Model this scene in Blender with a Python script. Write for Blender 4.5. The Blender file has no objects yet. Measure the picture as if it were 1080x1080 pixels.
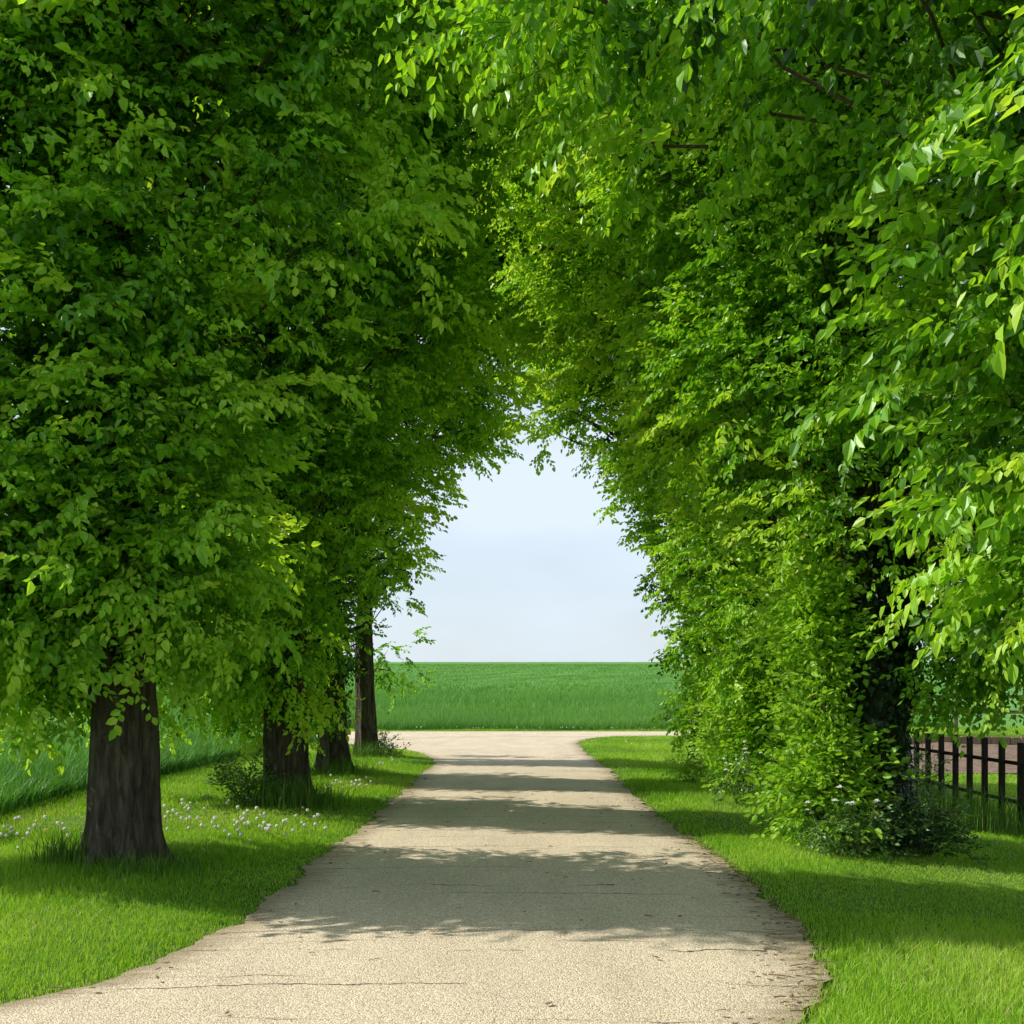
import bpy, math, random
import numpy as np
from mathutils import Vector, Matrix

SEED = 11
rng = np.random.default_rng(SEED)
random.seed(SEED)
scene = bpy.context.scene
col = scene.collection
PI = math.pi

# ----------------------------------------------------------------- helpers
def smooth(t):
    t = np.clip(t, 0, 1)
    return t * t * (3 - 2 * t)

def vnoise(x, y, seed=0):
    """cheap smooth 2-D noise in about -1..1 (sum of rotated sines)"""
    r = np.random.default_rng(seed)
    out = np.zeros(np.broadcast(x, y).shape)
    for _ in range(6):
        a = r.uniform(0, 2 * PI); f = r.uniform(0.6, 1.9); p = r.uniform(0, 2 * PI)
        out = out + np.sin((np.cos(a) * x + np.sin(a) * y) * f + p)
    return out / 3.0

def build_mesh(name, verts, quads=None, tris=None, mats=(), parent=None, tint=None,
               smooth_shade=False, midx=None, obj_name=None):
    """one mesh object out of numpy arrays; tint = one float per face"""
    verts = np.asarray(verts, np.float32).reshape(-1, 3)
    quads = np.zeros((0, 4), np.int32) if quads is None else np.asarray(quads, np.int32).reshape(-1, 4)
    tris = np.zeros((0, 3), np.int32) if tris is None else np.asarray(tris, np.int32).reshape(-1, 3)
    me = bpy.data.meshes.new(name)
    nq, nt = len(quads), len(tris)
    me.vertices.add(len(verts)); me.vertices.foreach_set('co', verts.ravel())
    me.loops.add(nq * 4 + nt * 3)
    me.loops.foreach_set('vertex_index', np.concatenate([quads.ravel(), tris.ravel()]).astype(np.int32))
    me.polygons.add(nq + nt)
    me.polygons.foreach_set('loop_start', np.concatenate(
        [np.arange(nq) * 4, nq * 4 + np.arange(nt) * 3]).astype(np.int32))
    for m in mats: me.materials.append(m)
    if midx is not None: me.polygons.foreach_set('material_index', np.asarray(midx, np.int32))
    me.polygons.foreach_set('use_smooth', np.full(nq + nt, smooth_shade, bool))
    if tint is not None:
        a = me.attributes.new('tint', 'FLOAT', 'FACE')
        a.data.foreach_set('value', np.asarray(tint, np.float32))
    me.update(calc_edges=True)
    o = bpy.data.objects.new(name, me)
    col.objects.link(o)
    if parent is not None: o.parent = parent
    return o

def tag(o, label=None, cat=None, group=None, kind=None):
    if label: o['label'] = label
    if cat: o['category'] = cat
    if group: o['group'] = group
    if kind: o['kind'] = kind
    return o

def empty(name, loc, rz=0.0, sc=(1, 1, 1)):
    o = bpy.data.objects.new(name, None); col.objects.link(o)
    o.location = loc; o.rotation_euler = (0, 0, rz); o.scale = sc
    o.empty_display_size = 0.2
    return o

class MB:
    """collects tubes and boxes as numpy"""
    def __init__(s): s.v = []; s.q = []; s.t = []; s.n = 0
    def add(s, v, q=None, t=None):
        v = np.asarray(v, float).reshape(-1, 3)
        if q is not None and len(q): s.q.append(np.asarray(q, int) + s.n)
        if t is not None and len(t): s.t.append(np.asarray(t, int) + s.n)
        s.v.append(v); s.n += len(v)
    def tube(s, pts, rad, seg=8, cap=True, bump=None):
        pts = np.asarray(pts, float); n = len(pts)
        rad = np.broadcast_to(np.asarray(rad, float), (n,))
        tan = np.gradient(pts, axis=0); tan /= np.linalg.norm(tan, axis=1)[:, None] + 1e-9
        ref = np.array([0.31, 0.95, 0.05]) if abs(tan[0][2]) > 0.5 else np.array([0, 0, 1.0])
        a = np.cross(tan, ref); a /= np.linalg.norm(a, axis=1)[:, None] + 1e-9
        b = np.cross(tan, a)
        th = np.arange(seg) / seg * 2 * PI
        r = rad[:, None] * np.ones((n, seg))
        if bump is not None: r = r * bump(th[None, :], np.arange(n)[:, None] / (n - 1))
        v = pts[:, None, :] + r[..., None] * (np.cos(th)[None, :, None] * a[:, None, :] + np.sin(th)[None, :, None] * b[:, None, :])
        i, j = np.meshgrid(np.arange(n - 1), np.arange(seg), indexing='ij')
        j2 = (j + 1) % seg
        q = np.stack([i * seg + j, i * seg + j2, (i + 1) * seg + j2, (i + 1) * seg + j], -1).reshape(-1, 4)
        vv = v.reshape(-1, 3); tt = []
        if cap:
            vv = np.vstack([vv, pts[0], pts[-1]])
            for k in range(seg):
                tt.append((n * seg, (k + 1) % seg, k))
                tt.append((n * seg + 1, (n - 1) * seg + k, (n - 1) * seg + (k + 1) % seg))
        s.add(vv, q, tt)
    def box(s, c, size, rz=0.0, bev=0.0, jit=None):
        x, y, z = [k / 2 for k in size]
        b = bev
        # box with chamfered vertical edges and top
        ring = [(x - b, -y), (x, -y + b), (x, y - b), (x - b, y), (-x + b, y), (-x, y - b), (-x, -y + b), (-x + b, -y)]
        v = []
        for zz, k in ((-z, 1), (z - b, 1), (z, 1 - b / max(x, y, 1e-6))):
            for px, py in ring: v.append((px * k, py * k, zz))
        v = np.array(v)
        if jit is not None: v += rng.normal(0, jit, v.shape)
        ca, sa = math.cos(rz), math.sin(rz)
        v = np.stack([v[:, 0] * ca - v[:, 1] * sa, v[:, 0] * sa + v[:, 1] * ca, v[:, 2]], 1) + np.asarray(c, float)
        q = []; t = []
        for r in range(2):
            for k in range(8):
                q.append((r * 8 + k, r * 8 + (k + 1) % 8, (r + 1) * 8 + (k + 1) % 8, (r + 1) * 8 + k))
        for k in range(1, 7): t.append((16, 16 + k, 16 + k + 1)); t.append((0, k + 1, k))
        s.add(v, q, t)
    def build(s, name, mat, parent=None, smooth_shade=False):
        return build_mesh(name, np.vstack(s.v), np.vstack(s.q) if s.q else None,
                          np.vstack(s.t) if s.t else None, [mat], parent, smooth_shade=smooth_shade)

# --------------------------------------------------------------- materials
def new_mat(name):
    m = bpy.data.materials.new(name); m.use_nodes = True
    nt = m.node_tree; nt.nodes.clear()
    return m, nt.nodes, nt.links

def node(N, t, **kw):
    n = N.new(t)
    for k, v in kw.items():
        if k.startswith('i_'):
            key = k[2:]
            n.inputs[int(key) if key.isdigit() else key].default_value = v
        else: setattr(n, k, v)
    return n

def ramp(N, stops, interp='LINEAR'):
    r = N.new('ShaderNodeValToRGB'); r.color_ramp.interpolation = interp
    e = r.color_ramp.elements
    while len(e) > 1: e.remove(e[-1])
    e[0].position = stops[0][0]; e[0].color = (*stops[0][1], 1)
    for p, c in stops[1:]:
        x = e.new(p); x.color = (*c, 1)
    return r

def leaf_mat(name, stops, transl=(1.25, 1.2, 0.5), tf=0.42, rough=0.40, spec=0.5):
    """foliage: glossy-ish upper surface plus light coming through the blade; colour from the per-face tint"""
    m, N, L = new_mat(name)
    at = node(N, 'ShaderNodeAttribute', attribute_name='tint')
    r = ramp(N, stops); L.new(at.outputs['Fac'], r.inputs[0])
    p = node(N, 'ShaderNodeBsdfPrincipled', i_Roughness=rough)
    p.inputs['Specular IOR Level'].default_value = spec
    L.new(r.outputs[0], p.inputs['Base Color'])
    mul = node(N, 'ShaderNodeMix', data_type='RGBA', blend_type='MULTIPLY'); mul.inputs[0].default_value = 1
    L.new(r.outputs[0], mul.inputs[6]); mul.inputs[7].default_value = (*[min(c, 3) for c in transl], 1)
    t = node(N, 'ShaderNodeBsdfTranslucent'); L.new(mul.outputs[2], t.inputs[0])
    mx = node(N, 'ShaderNodeMixShader'); mx.inputs[0].default_value = tf
    L.new(p.outputs[0], mx.inputs[1]); L.new(t.outputs[0], mx.inputs[2])
    o = node(N, 'ShaderNodeOutputMaterial'); L.new(mx.outputs[0], o.inputs[0])
    return m

def bark_mat(name, c0, c1, moss=0.25):
    m, N, L = new_mat(name)
    tc = node(N, 'ShaderNodeTexCoord')
    mp = node(N, 'ShaderNodeMapping'); mp.inputs['Scale'].default_value = (15, 15, 3.0)
    L.new(tc.outputs['Object'], mp.inputs[0])
    n1 = node(N, 'ShaderNodeTexNoise', i_Scale=1.3, i_Detail=8.0, i_Roughness=0.65, i_Distortion=0.6); L.new(mp.outputs[0], n1.inputs['Vector'])
    r = ramp(N, [(0.3, c0), (0.52, tuple((a + b) / 2 for a, b in zip(c0, c1))), (0.7, c1)]); L.new(n1.outputs[0], r.inputs[0])
    n2 = node(N, 'ShaderNodeTexNoise', i_Scale=2.2, i_Detail=4.0); L.new(tc.outputs['Object'], n2.inputs['Vector'])
    rm = ramp(N, [(0.5, (0, 0, 0)), (0.72, (moss, moss, moss))]); L.new(n2.outputs[0], rm.inputs[0])
    mx = node(N, 'ShaderNodeMix', data_type='RGBA'); L.new(rm.outputs[0], mx.inputs[0]); L.new(r.outputs[0], mx.inputs[6])
    mx.inputs[7].default_value = (0.055, 0.075, 0.03, 1)
    mpv = node(N, 'ShaderNodeMapping'); mpv.inputs['Scale'].default_value = (26, 26, 2.6); L.new(tc.outputs['Object'], mpv.inputs[0])
    dn = node(N, 'ShaderNodeMix', data_type='RGBA'); dn.inputs[0].default_value = 0.55; L.new(mpv.outputs[0], dn.inputs[6]); L.new(n2.outputs['Color'], dn.inputs[7])
    vv = node(N, 'ShaderNodeTexVoronoi', feature='DISTANCE_TO_EDGE', i_Scale=1.0); L.new(dn.outputs[2], vv.inputs['Vector'])
    rv = ramp(N, [(0.0, (0.25, 0.25, 0.25)), (0.3, (1, 1, 1))]); L.new(vv.outputs[0], rv.inputs[0])
    mv = node(N, 'ShaderNodeMix', data_type='RGBA', blend_type='MULTIPLY'); mv.inputs[0].default_value = 0.45; L.new(mx.outputs[2], mv.inputs[6]); L.new(rv.outputs[0], mv.inputs[7]); mx = mv
    hh_ = node(N, 'ShaderNodeMath', operation='MULTIPLY_ADD'); L.new(rv.outputs[0], hh_.inputs[0]); hh_.inputs[1].default_value = 0.3; L.new(n1.outputs[0], hh_.inputs[2])
    b = node(N, 'ShaderNodeBump', i_Strength=1.0, i_Distance=0.04); L.new(hh_.outputs[0], b.inputs['Height'])
    p = node(N, 'ShaderNodeBsdfPrincipled', i_Roughness=0.9); p.inputs['Specular IOR Level'].default_value = 0.15
    L.new(mx.outputs[2], p.inputs['Base Color']); L.new(b.outputs[0], p.inputs['Normal'])
    o = node(N, 'ShaderNodeOutputMaterial'); L.new(p.outputs[0], o.inputs[0])
    return m

def noise_mat(name, stops, scale, detail=6, rough=0.9, bump=0.3, bdist=0.02, stretch=(1, 1, 1), spec=0.2, scale2=None, stops2=None):
    m, N, L = new_mat(name)
    tc = node(N, 'ShaderNodeTexCoord'); mp = node(N, 'ShaderNodeMapping'); mp.inputs['Scale'].default_value = stretch
    L.new(tc.outputs['Object'], mp.inputs[0])
    n1 = node(N, 'ShaderNodeTexNoise', i_Scale=scale, i_Detail=float(detail), i_Roughness=0.65); L.new(mp.outputs[0], n1.inputs['Vector'])
    r = ramp(N, stops); L.new(n1.outputs[0], r.inputs[0]); c = r.outputs[0]
    if scale2:
        n2 = node(N, 'ShaderNodeTexNoise', i_Scale=scale2, i_Detail=3.0); L.new(mp.outputs[0], n2.inputs['Vector'])
        r2 = ramp(N, stops2); L.new(n2.outputs[0], r2.inputs[0])
        mx = node(N, 'ShaderNodeMix', data_type='RGBA', blend_type='MULTIPLY'); mx.inputs[0].default_value = 1
        L.new(c, mx.inputs[6]); L.new(r2.outputs[0], mx.inputs[7]); c = mx.outputs[2]
    p = node(N, 'ShaderNodeBsdfPrincipled', i_Roughness=rough); p.inputs['Specular IOR Level'].default_value = spec
    L.new(c, p.inputs['Base Color'])
    if bump:
        b = node(N, 'ShaderNodeBump', i_Strength=bump, i_Distance=bdist); L.new(n1.outputs[0], b.inputs['Height']); L.new(b.outputs[0], p.inputs['Normal'])
    o = node(N, 'ShaderNodeOutputMaterial'); L.new(p.outputs[0], o.inputs[0])
    return m

def road_mat():
    m, N, L = new_mat('chippings_road')
    tc = node(N, 'ShaderNodeTexCoord')
    V = tc.outputs['Object']
    # stone chippings
    vo = node(N, 'ShaderNodeTexVoronoi', i_Scale=105.0, i_Randomness=1.0); L.new(V, vo.inputs['Vector'])
    rc = ramp(N, [(0.0, (0.34, 0.265, 0.175)), (0.2, (0.50, 0.405, 0.28)), (0.45, (0.58, 0.485, 0.345)), (0.7, (0.65, 0.56, 0.41)), (0.9, (0.74, 0.66, 0.51)), (1.0, (0.3, 0.26, 0.2))])
    sep = node(N, 'ShaderNodeSeparateColor'); L.new(vo.outputs['Color'], sep.inputs[0]); L.new(sep.outputs[0], rc.inputs[0])
    # broad tone
    mq = node(N, 'ShaderNodeMapping'); mq.inputs['Scale'].default_value = (1.6, 0.55, 1); L.new(V, mq.inputs[0])
    n1 = node(N, 'ShaderNodeTexNoise', i_Scale=0.9, i_Detail=7.0, i_Roughness=0.62); L.new(mq.outputs[0], n1.inputs['Vector'])
    r1 = ramp(N, [(0.3, (1.03, 1.0, 0.95)), (0.7, (1.27, 1.24, 1.18))]); L.new(n1.outputs[0], r1.inputs[0])
    m1 = node(N, 'ShaderNodeMix', data_type='RGBA', blend_type='MULTIPLY'); m1.inputs[0].default_value = 1
    L.new(rc.outputs[0], m1.inputs[6]); L.new(r1.outputs[0], m1.inputs[7])
    # wheel tracks along the drive: slightly smoother / greyer
    # transverse cracks
    xyz = node(N, 'ShaderNodeSeparateXYZ'); L.new(V, xyz.inputs[0])
    def crack(period, off, nscale, amp, width, mask_lo, mask_seed):
        nz = node(N, 'ShaderNodeTexNoise', i_Scale=nscale, i_Detail=6.0, i_Roughness=0.7); nz.noise_dimensions = '4D'; nz.inputs['W'].default_value = mask_seed
        L.new(V, nz.inputs['Vector'])
        a = node(N, 'ShaderNodeMath', operation='MULTIPLY_ADD'); L.new(nz.outputs[0], a.inputs[0]); a.inputs[1].default_value = amp; L.new(xyz.outputs[1], a.inputs[2])
        s = node(N, 'ShaderNodeMath', operation='MULTIPLY_ADD'); L.new(a.outputs[0], s.inputs[0]); s.inputs[1].default_value = 1 / period; s.inputs[2].default_value = off
        pp = node(N, 'ShaderNodeMath', operation='PINGPONG'); L.new(s.outputs[0], pp.inputs[0]); pp.inputs[1].default_value = 0.5
        lt = node(N, 'ShaderNodeMapRange'); lt.inputs['From Min'].default_value = width / period * 0.4; lt.inputs['From Max'].default_value = width / period
        lt.inputs['To Min'].default_value = 1; lt.inputs['To Max'].default_value = 0; L.new(pp.outputs[0], lt.inputs[0])
        mp = node(N, 'ShaderNodeMapping'); mp.inputs['Scale'].default_value = (0.75, 2.3, 1); mp.inputs['Location'].default_value = (mask_seed, mask_seed * 2, 0); L.new(V, mp.inputs[0])
        mk = node(N, 'ShaderNodeTexNoise', i_Scale=1.0, i_Detail=4.0); L.new(mp.outputs[0], mk.inputs['Vector'])
        mr = node(N, 'ShaderNodeMapRange'); mr.inputs['From Min'].default_value = mask_lo; mr.inputs['From Max'].default_value = mask_lo + 0.09; L.new(mk.outputs[0], mr.inputs[0])
        mm = node(N, 'ShaderNodeMath', operation='MULTIPLY'); L.new(lt.outputs[0], mm.inputs[0]); L.new(mr.outputs[0], mm.inputs[1])
        return mm.outputs[0]
    c1 = crack(1.31, 0.23, 0.6, 0.55, 0.011, 0.44, 3.1)
    c2 = crack(2.17, 0.61, 0.35, 1.3, 0.013, 0.47, 7.7)
    c3 = crack(0.83, 0.4, 0.9, 0.35, 0.010, 0.56, 12.3)
    mxa = node(N, 'ShaderNodeMath', operation='MAXIMUM'); L.new(c1, mxa.inputs[0]); L.new(c2, mxa.inputs[1])
    mxb = node(N, 'ShaderNodeMath', operation='MAXIMUM'); L.new(mxa.outputs[0], mxb.inputs[0]); L.new(c3, mxb.inputs[1])
    mc = node(N, 'ShaderNodeMix', data_type='RGBA'); L.new(mxb.outputs[0], mc.inputs[0]); L.new(m1.outputs[2], mc.inputs[6]); mc.inputs[7].default_value = (0.085, 0.065, 0.04, 1)
    # dirt along the edges ("edge" is metres from the nearest road edge)
    ed = node(N, 'ShaderNodeAttribute', attribute_name='edge')
    n3 = node(N, 'ShaderNodeTexNoise', i_Scale=3.2, i_Detail=7.0, i_Roughness=0.7)
    mp3 = node(N, 'ShaderNodeMapping'); mp3.inputs['Scale'].default_value = (1, 3.5, 1); L.new(V, mp3.inputs[0]); L.new(mp3.outputs[0], n3.inputs['Vector'])
    ad = node(N, 'ShaderNodeMath', operation='MULTIPLY_ADD'); L.new(n3.outputs[0], ad.inputs[0]); ad.inputs[1].default_value = -0.9; L.new(ed.outputs['Fac'], ad.inputs[2])
    me_ = node(N, 'ShaderNodeMapRange'); me_.inputs['From Min'].default_value = -0.42; me_.inputs['From Max'].default_value = -0.12
    me_.inputs['To Min'].default_value = 0.85; me_.inputs['To Max'].default_value = 0.0; L.new(ad.outputs[0], me_.inputs[0])
    md = node(N, 'ShaderNodeMix', data_type='RGBA'); L.new(me_.outputs[0], md.inputs[0]); L.new(mc.outputs[2], md.inputs[6]); md.inputs[7].default_value = (0.33, 0.25, 0.155, 1)
    p = node(N, 'ShaderNodeBsdfPrincipled', i_Roughness=0.85); p.inputs['Specular IOR Level'].default_value = 0.25
    L.new(md.outputs[2], p.inputs['Base Color'])
    hs = node(N, 'ShaderNodeMath', operation='MULTIPLY_ADD'); L.new(mxb.outputs[0], hs.inputs[0]); hs.inputs[1].default_value = 1.5; L.new(vo.outputs['Distance'], hs.inputs[2])
    b = node(N, 'ShaderNodeBump', i_Strength=0.55, i_Distance=0.012); b.invert = True; L.new(hs.outputs[0], b.inputs['Height']); L.new(b.outputs[0], p.inputs['Normal'])
    o = node(N, 'ShaderNodeOutputMaterial'); L.new(p.outputs[0], o.inputs[0])
    return m

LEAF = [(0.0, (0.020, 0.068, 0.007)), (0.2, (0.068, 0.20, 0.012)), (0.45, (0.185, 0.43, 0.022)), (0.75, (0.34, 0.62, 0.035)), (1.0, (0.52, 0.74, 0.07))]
M_leaf = leaf_mat('tree_leaf', LEAF, tf=0.46)
M_leaf_young = leaf_mat('young_leaf', [(0.0, (0.14, 0.30, 0.016)), (0.5, (0.28, 0.53, 0.03)), (1.0, (0.47, 0.70, 0.08))], tf=0.42)
M_ivy = leaf_mat('ivy_leaf', [(0.0, (0.010, 0.026, 0.008)), (1.0, (0.03, 0.07, 0.018))], tf=0.12, rough=0.35, spec=0.4)
M_weed = leaf_mat('weed_leaf', [(0.0, (0.035, 0.095, 0.018)), (1.0, (0.20, 0.36, 0.08))], tf=0.32)
M_grass = leaf_mat('lawn_grass', [(0.0, (0.09, 0.24, 0.014)), (0.5, (0.23, 0.47, 0.026)), (0.8, (0.40, 0.62, 0.05)), (1.0, (0.58, 0.55, 0.25))], tf=0.38, rough=0.55, spec=0.2)
M_tuft = leaf_mat('tall_grass', [(0.0, (0.05, 0.13, 0.02)), (0.8, (0.16, 0.31, 0.04)), (1.0, (0.36, 0.34, 0.15))], tf=0.3, rough=0.6, spec=0.2)
M_crop = leaf_mat('cereal_leaf', [(0.0, (0.065, 0.19, 0.03)), (0.6, (0.15, 0.36, 0.06)), (1.0, (0.27, 0.49, 0.10))], transl=(1.1, 1.15, 0.7), tf=0.32, rough=0.5, spec=0.25)
M_bark = bark_mat('tree_bark', (0.024, 0.020, 0.015), (0.19, 0.155, 0.11), moss=0.45)
M_twig = noise_mat('twig_bark', [(0.3, (0.04, 0.03, 0.02)), (0.7, (0.11, 0.085, 0.06))], 30, bump=0)
M_road = road_mat()
M_soil = noise_mat('verge_soil', [(0.3, (0.06, 0.12, 0.014)), (0.55, (0.10, 0.20, 0.016)), (0.75, (0.17, 0.24, 0.04))], 9, bump=0.6, bdist=0.03, scale2=0.8, stops2=[(0.35, (0.75, 0.75, 0.7)), (0.7, (1.1, 1.1, 1.0))])
M_field = noise_mat('field_surface', [(0.3, (0.075, 0.20, 0.035)), (0.55, (0.13, 0.31, 0.055)), (0.75, (0.20, 0.40, 0.08))], 1.7, detail=8, bump=0.5, bdist=0.25, scale2=0.05, stops2=[(0.35, (0.88, 0.9, 0.9)), (0.7, (1.06, 1.05, 1.05))])
M_bed = noise_mat('bare_soil', [(0.3, (0.13, 0.085, 0.055)), (0.7, (0.30, 0.21, 0.145))], 6, bump=0.8, bdist=0.06)
M_post = noise_mat('dark_stained_wood', [(0.3, (0.012, 0.009, 0.007)), (0.7, (0.045, 0.027, 0.018))], 6, stretch=(6, 6, 0.7), bump=0.4, bdist=0.01, rough=0.7)
M_timber = noise_mat('weathered_timber', [(0.3, (0.16, 0.105, 0.065)), (0.7, (0.36, 0.26, 0.18))], 5, stretch=(4, 4, 1), bump=0.4, bdist=0.01)
M_white = leaf_mat('white_fluff', [(0.0, (0.92, 0.91, 0.85)), (1.0, (0.92, 0.91, 0.86))], transl=(1, 1, 0.97), tf=0.5)
M_yellow = noise_mat('yellow_petal', [(0.3, (0.65, 0.38, 0.01)), (0.7, (0.80, 0.55, 0.02))], 60, bump=0)
M_stem = noise_mat('flower_stem', [(0.3, (0.10, 0.15, 0.03)), (0.7, (0.16, 0.22, 0.05))], 30, bump=0)
M_litter = noise_mat('dry_litter', [(0.3, (0.09, 0.055, 0.03)), (0.7, (0.30, 0.21, 0.12))], 12, bump=0)

# ------------------------------------------------------------ the terrain
YJ = 38.0           # near side of the cross lane
YF = 43.0           # far side of the cross lane
def zg(x, y):
    x = np.asarray(x, float); y = np.asarray(y, float)
    z = -0.5 * smooth((x - 2.0) / 6.5) * (1 - smooth((y - 27) / 8))
    z = z + 0.06 * smooth((-2.0 - x) / 1.2) * smooth((y - 4) / 4) * (1 - smooth((y - 26) / 6))
    z = z + 0.34 * smooth((x - 8.5) / 1.5) * smooth((y - 32.75) / 0.5) * (1 - smooth((y - 36.9) / 1.0))
    Y = np.maximum(y - 46, 0)
    hill = 0.0509 * Y - 7.04e-5 * Y ** 2
    pk = 0.0509 * 330 - 7.04e-5 * 330 ** 2
    hill = np.where(Y > 330, pk - 0.004 * (Y - 330), hill)
    return z + np.maximum(hill, 0)

# road edges (y along the drive, x of the left / right edge)
LE = np.array([(2.0, -5.5), (3.5, -4.6), (4.6, -3.7), (5.2, -3.05), (5.6, -2.66), (6.0, -2.30), (6.7, -2.05), (7.6, -1.98), (9, -1.93), (12.3, -1.85), (18.3, -1.88), (24, -1.90), (26, -2.05), (28, -2.55), (30.2, -3.6), (32.3, -4.6), (34.0, -6.2), (35.2, -9), (36.0, -14.0)])
RE = np.array([(2.0, -0.6), (3.5, 0.35), (4.6, 0.98), (5.3, 1.29), (5.7, 1.47), (6.4, 1.72), (7.0, 1.82), (7.7, 1.87), (10.3, 1.88), (13.6, 1.74), (18, 1.74), (22.3, 1.78), (27.7, 1.62), (33, 1.68), (35.3, 1.92), (36.8, 2.3), (37.6, 2.9), (38.0, 4.2)])
def xl(y): return np.interp(y, LE[:, 0], LE[:, 1])
def xr(y): return np.interp(y, RE[:, 0], RE[:, 1])
def edge_wob(y, s): return 0.05 * vnoise(y * 2.3, y * 0 + s, 5) + 0.04 * vnoise(y * 9, y * 0 + s, 6) + 0.02 * vnoise(y * 23, y * 0 + s, 7)

def road_dist(x, y):
    """signed distance (m) outside the road; negative = on the road"""
    x = np.asarray(x, float); y = np.asarray(y, float)
    d = np.maximum(xl(y) + edge_wob(y, 0.0) - x, x - xr(y) - edge_wob(y, 3.0))
    d = np.where(y > 38.0, -1.0, d)
    d = np.where((y > 36.0) & (x < -3), -1.0, d)
    return np.where(y > YF, y - YF, d)

# ground sheet
def axis(parts): return np.concatenate([np.arange(a, b, s) for a, b, s in parts])
gx = np.unique(np.concatenate([axis([(-3000, -200, 400), (-200, -40, 20), (-40, -10, 2), (-10, 12, 0.25), (12, 40, 2), (40, 200, 20), (200, 3001, 400)])]))
gy = axis([(-200, -10, 19), (-10, 2, 1.0), (2, 40, 0.4), (40, 60, 1.0), (60, 460, 8), (460, 1000, 60), (1000, 5001, 500)])
X, Y = np.meshgrid(gx, gy)
rd = road_dist(X, Y)
Z = zg(X, Y) - 0.03 * smooth((0.25 - rd) / 0.3) * (np.abs(X) < 60) + 0.012 * vnoise(X * 2, Y * 2, 3) * (rd > 0.3) * (np.abs(X) < 40)
Z = Z - 0.2 * smooth((Y - 46) / 4) - 0.2 * smooth((-6.1 - X) / 1.0) * (Y < 34)
def grid_quads(nr, nc):
    i, j = np.meshgrid(np.arange(nr - 1), np.arange(nc - 1), indexing='ij')
    return np.stack([i * nc + j, i * nc + j + 1, (i + 1) * nc + j + 1, (i + 1) * nc + j], -1).reshape(-1, 4)
g = build_mesh('ground', np.stack([X, Y, Z], -1), grid_quads(*X.shape), mats=[M_soil], smooth_shade=True)
tag(g, kind='structure')

# the drive
ys = np.arange(2.0, 38.01, 0.05); ts = np.linspace(0, 1, 33)
rx0 = np.clip(xl(np.minimum(ys, 36)) + edge_wob(ys, 0.0), -14, 0); rx1 = xr(ys) + edge_wob(ys, 3.0)
RX = rx0[:, None] + (rx1 - rx0)[:, None] * ts[None, :]; RY = np.repeat(ys[:, None], 33, 1)
crown_h = 0.03 * (1 - (2 * ts - 1) ** 2)
rz = zg(np.clip(RX, -1.9, 1.9), RY) + crown_h[None, :] * 0.8 * (RY < 24) + 0.004
edge = np.minimum(RX - rx0[:, None], rx1[:, None] - RX)
road = build_mesh('road', np.stack([RX, RY, rz], -1), grid_quads(*RX.shape), mats=[M_road], smooth_shade=True)
a = road.data.attributes.new('edge', 'FLOAT', 'POINT'); a.data.foreach_set('value', edge.ravel().astype(np.float32))
tag(road, kind='structure')
cx = np.arange(-90, 90.1, 0.8); cyv = np.linspace(36.02, YF, 14)
CX, CY = np.meshgrid(cx, cyv)
CY = np.where(CX > -3, np.maximum(CY, 38.0 + (CY - 36.02) / 7 * 5.0), CY)
CZ = np.full_like(CX, 0.009)
ce = np.where(CX > -3, np.minimum(CY - 38.0 + 0.6 * (np.abs(CX) < 4.2), YF - CY), YF - CY)
lane = build_mesh('cross_lane', np.stack([CX, CY, CZ], -1), grid_quads(*CX.shape), mats=[M_road], smooth_shade=True)
a = lane.data.attributes.new('edge', 'FLOAT', 'POINT'); a.data.foreach_set('value', ce.ravel().astype(np.float32))
tag(lane, kind='structure')

# the cereal field beyond the lane and the one left of the drive
fx = np.unique(np.concatenate([axis([(-1500, -100, 200), (-100, -20, 8), (-20, 24, 0.8), (24, 100, 8), (100, 1501, 200)])]))
fy = axis([(44.3, 110, 0.7), (110, 430, 4)])
FX, FY = np.meshgrid(fx, fy)
FZ = zg(FX, FY) + 0.02 + 0.43 * smooth((FY - 52) / 34) + 0.04 * vnoise(FX * 1.5, FY * 1.5, 8)
f1 = build_mesh('field', np.stack([FX, FY, FZ], -1), grid_quads(*FX.shape), mats=[M_field], smooth_shade=True); tag(f1, kind='structure')
fx = np.unique(np.concatenate([axis([(-400, -60, 40), (-60, -20, 4), (-20, -6.2, 0.4)]), [-6.2]])); fy = np.arange(-40, 34.1, 0.6)
FX, FY = np.meshgrid(fx, fy)
FZ = zg(FX, FY) + 0.0 + 0.40 * smooth((-10 - FX) / 5) + 0.03 * vnoise(FX * 1.5, FY * 1.5, 9)
f2 = build_mesh('field', np.stack([FX, FY, FZ], -1), grid_quads(*FX.shape), mats=[M_field], smooth_shade=True); tag(f2, kind='structure')

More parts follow.
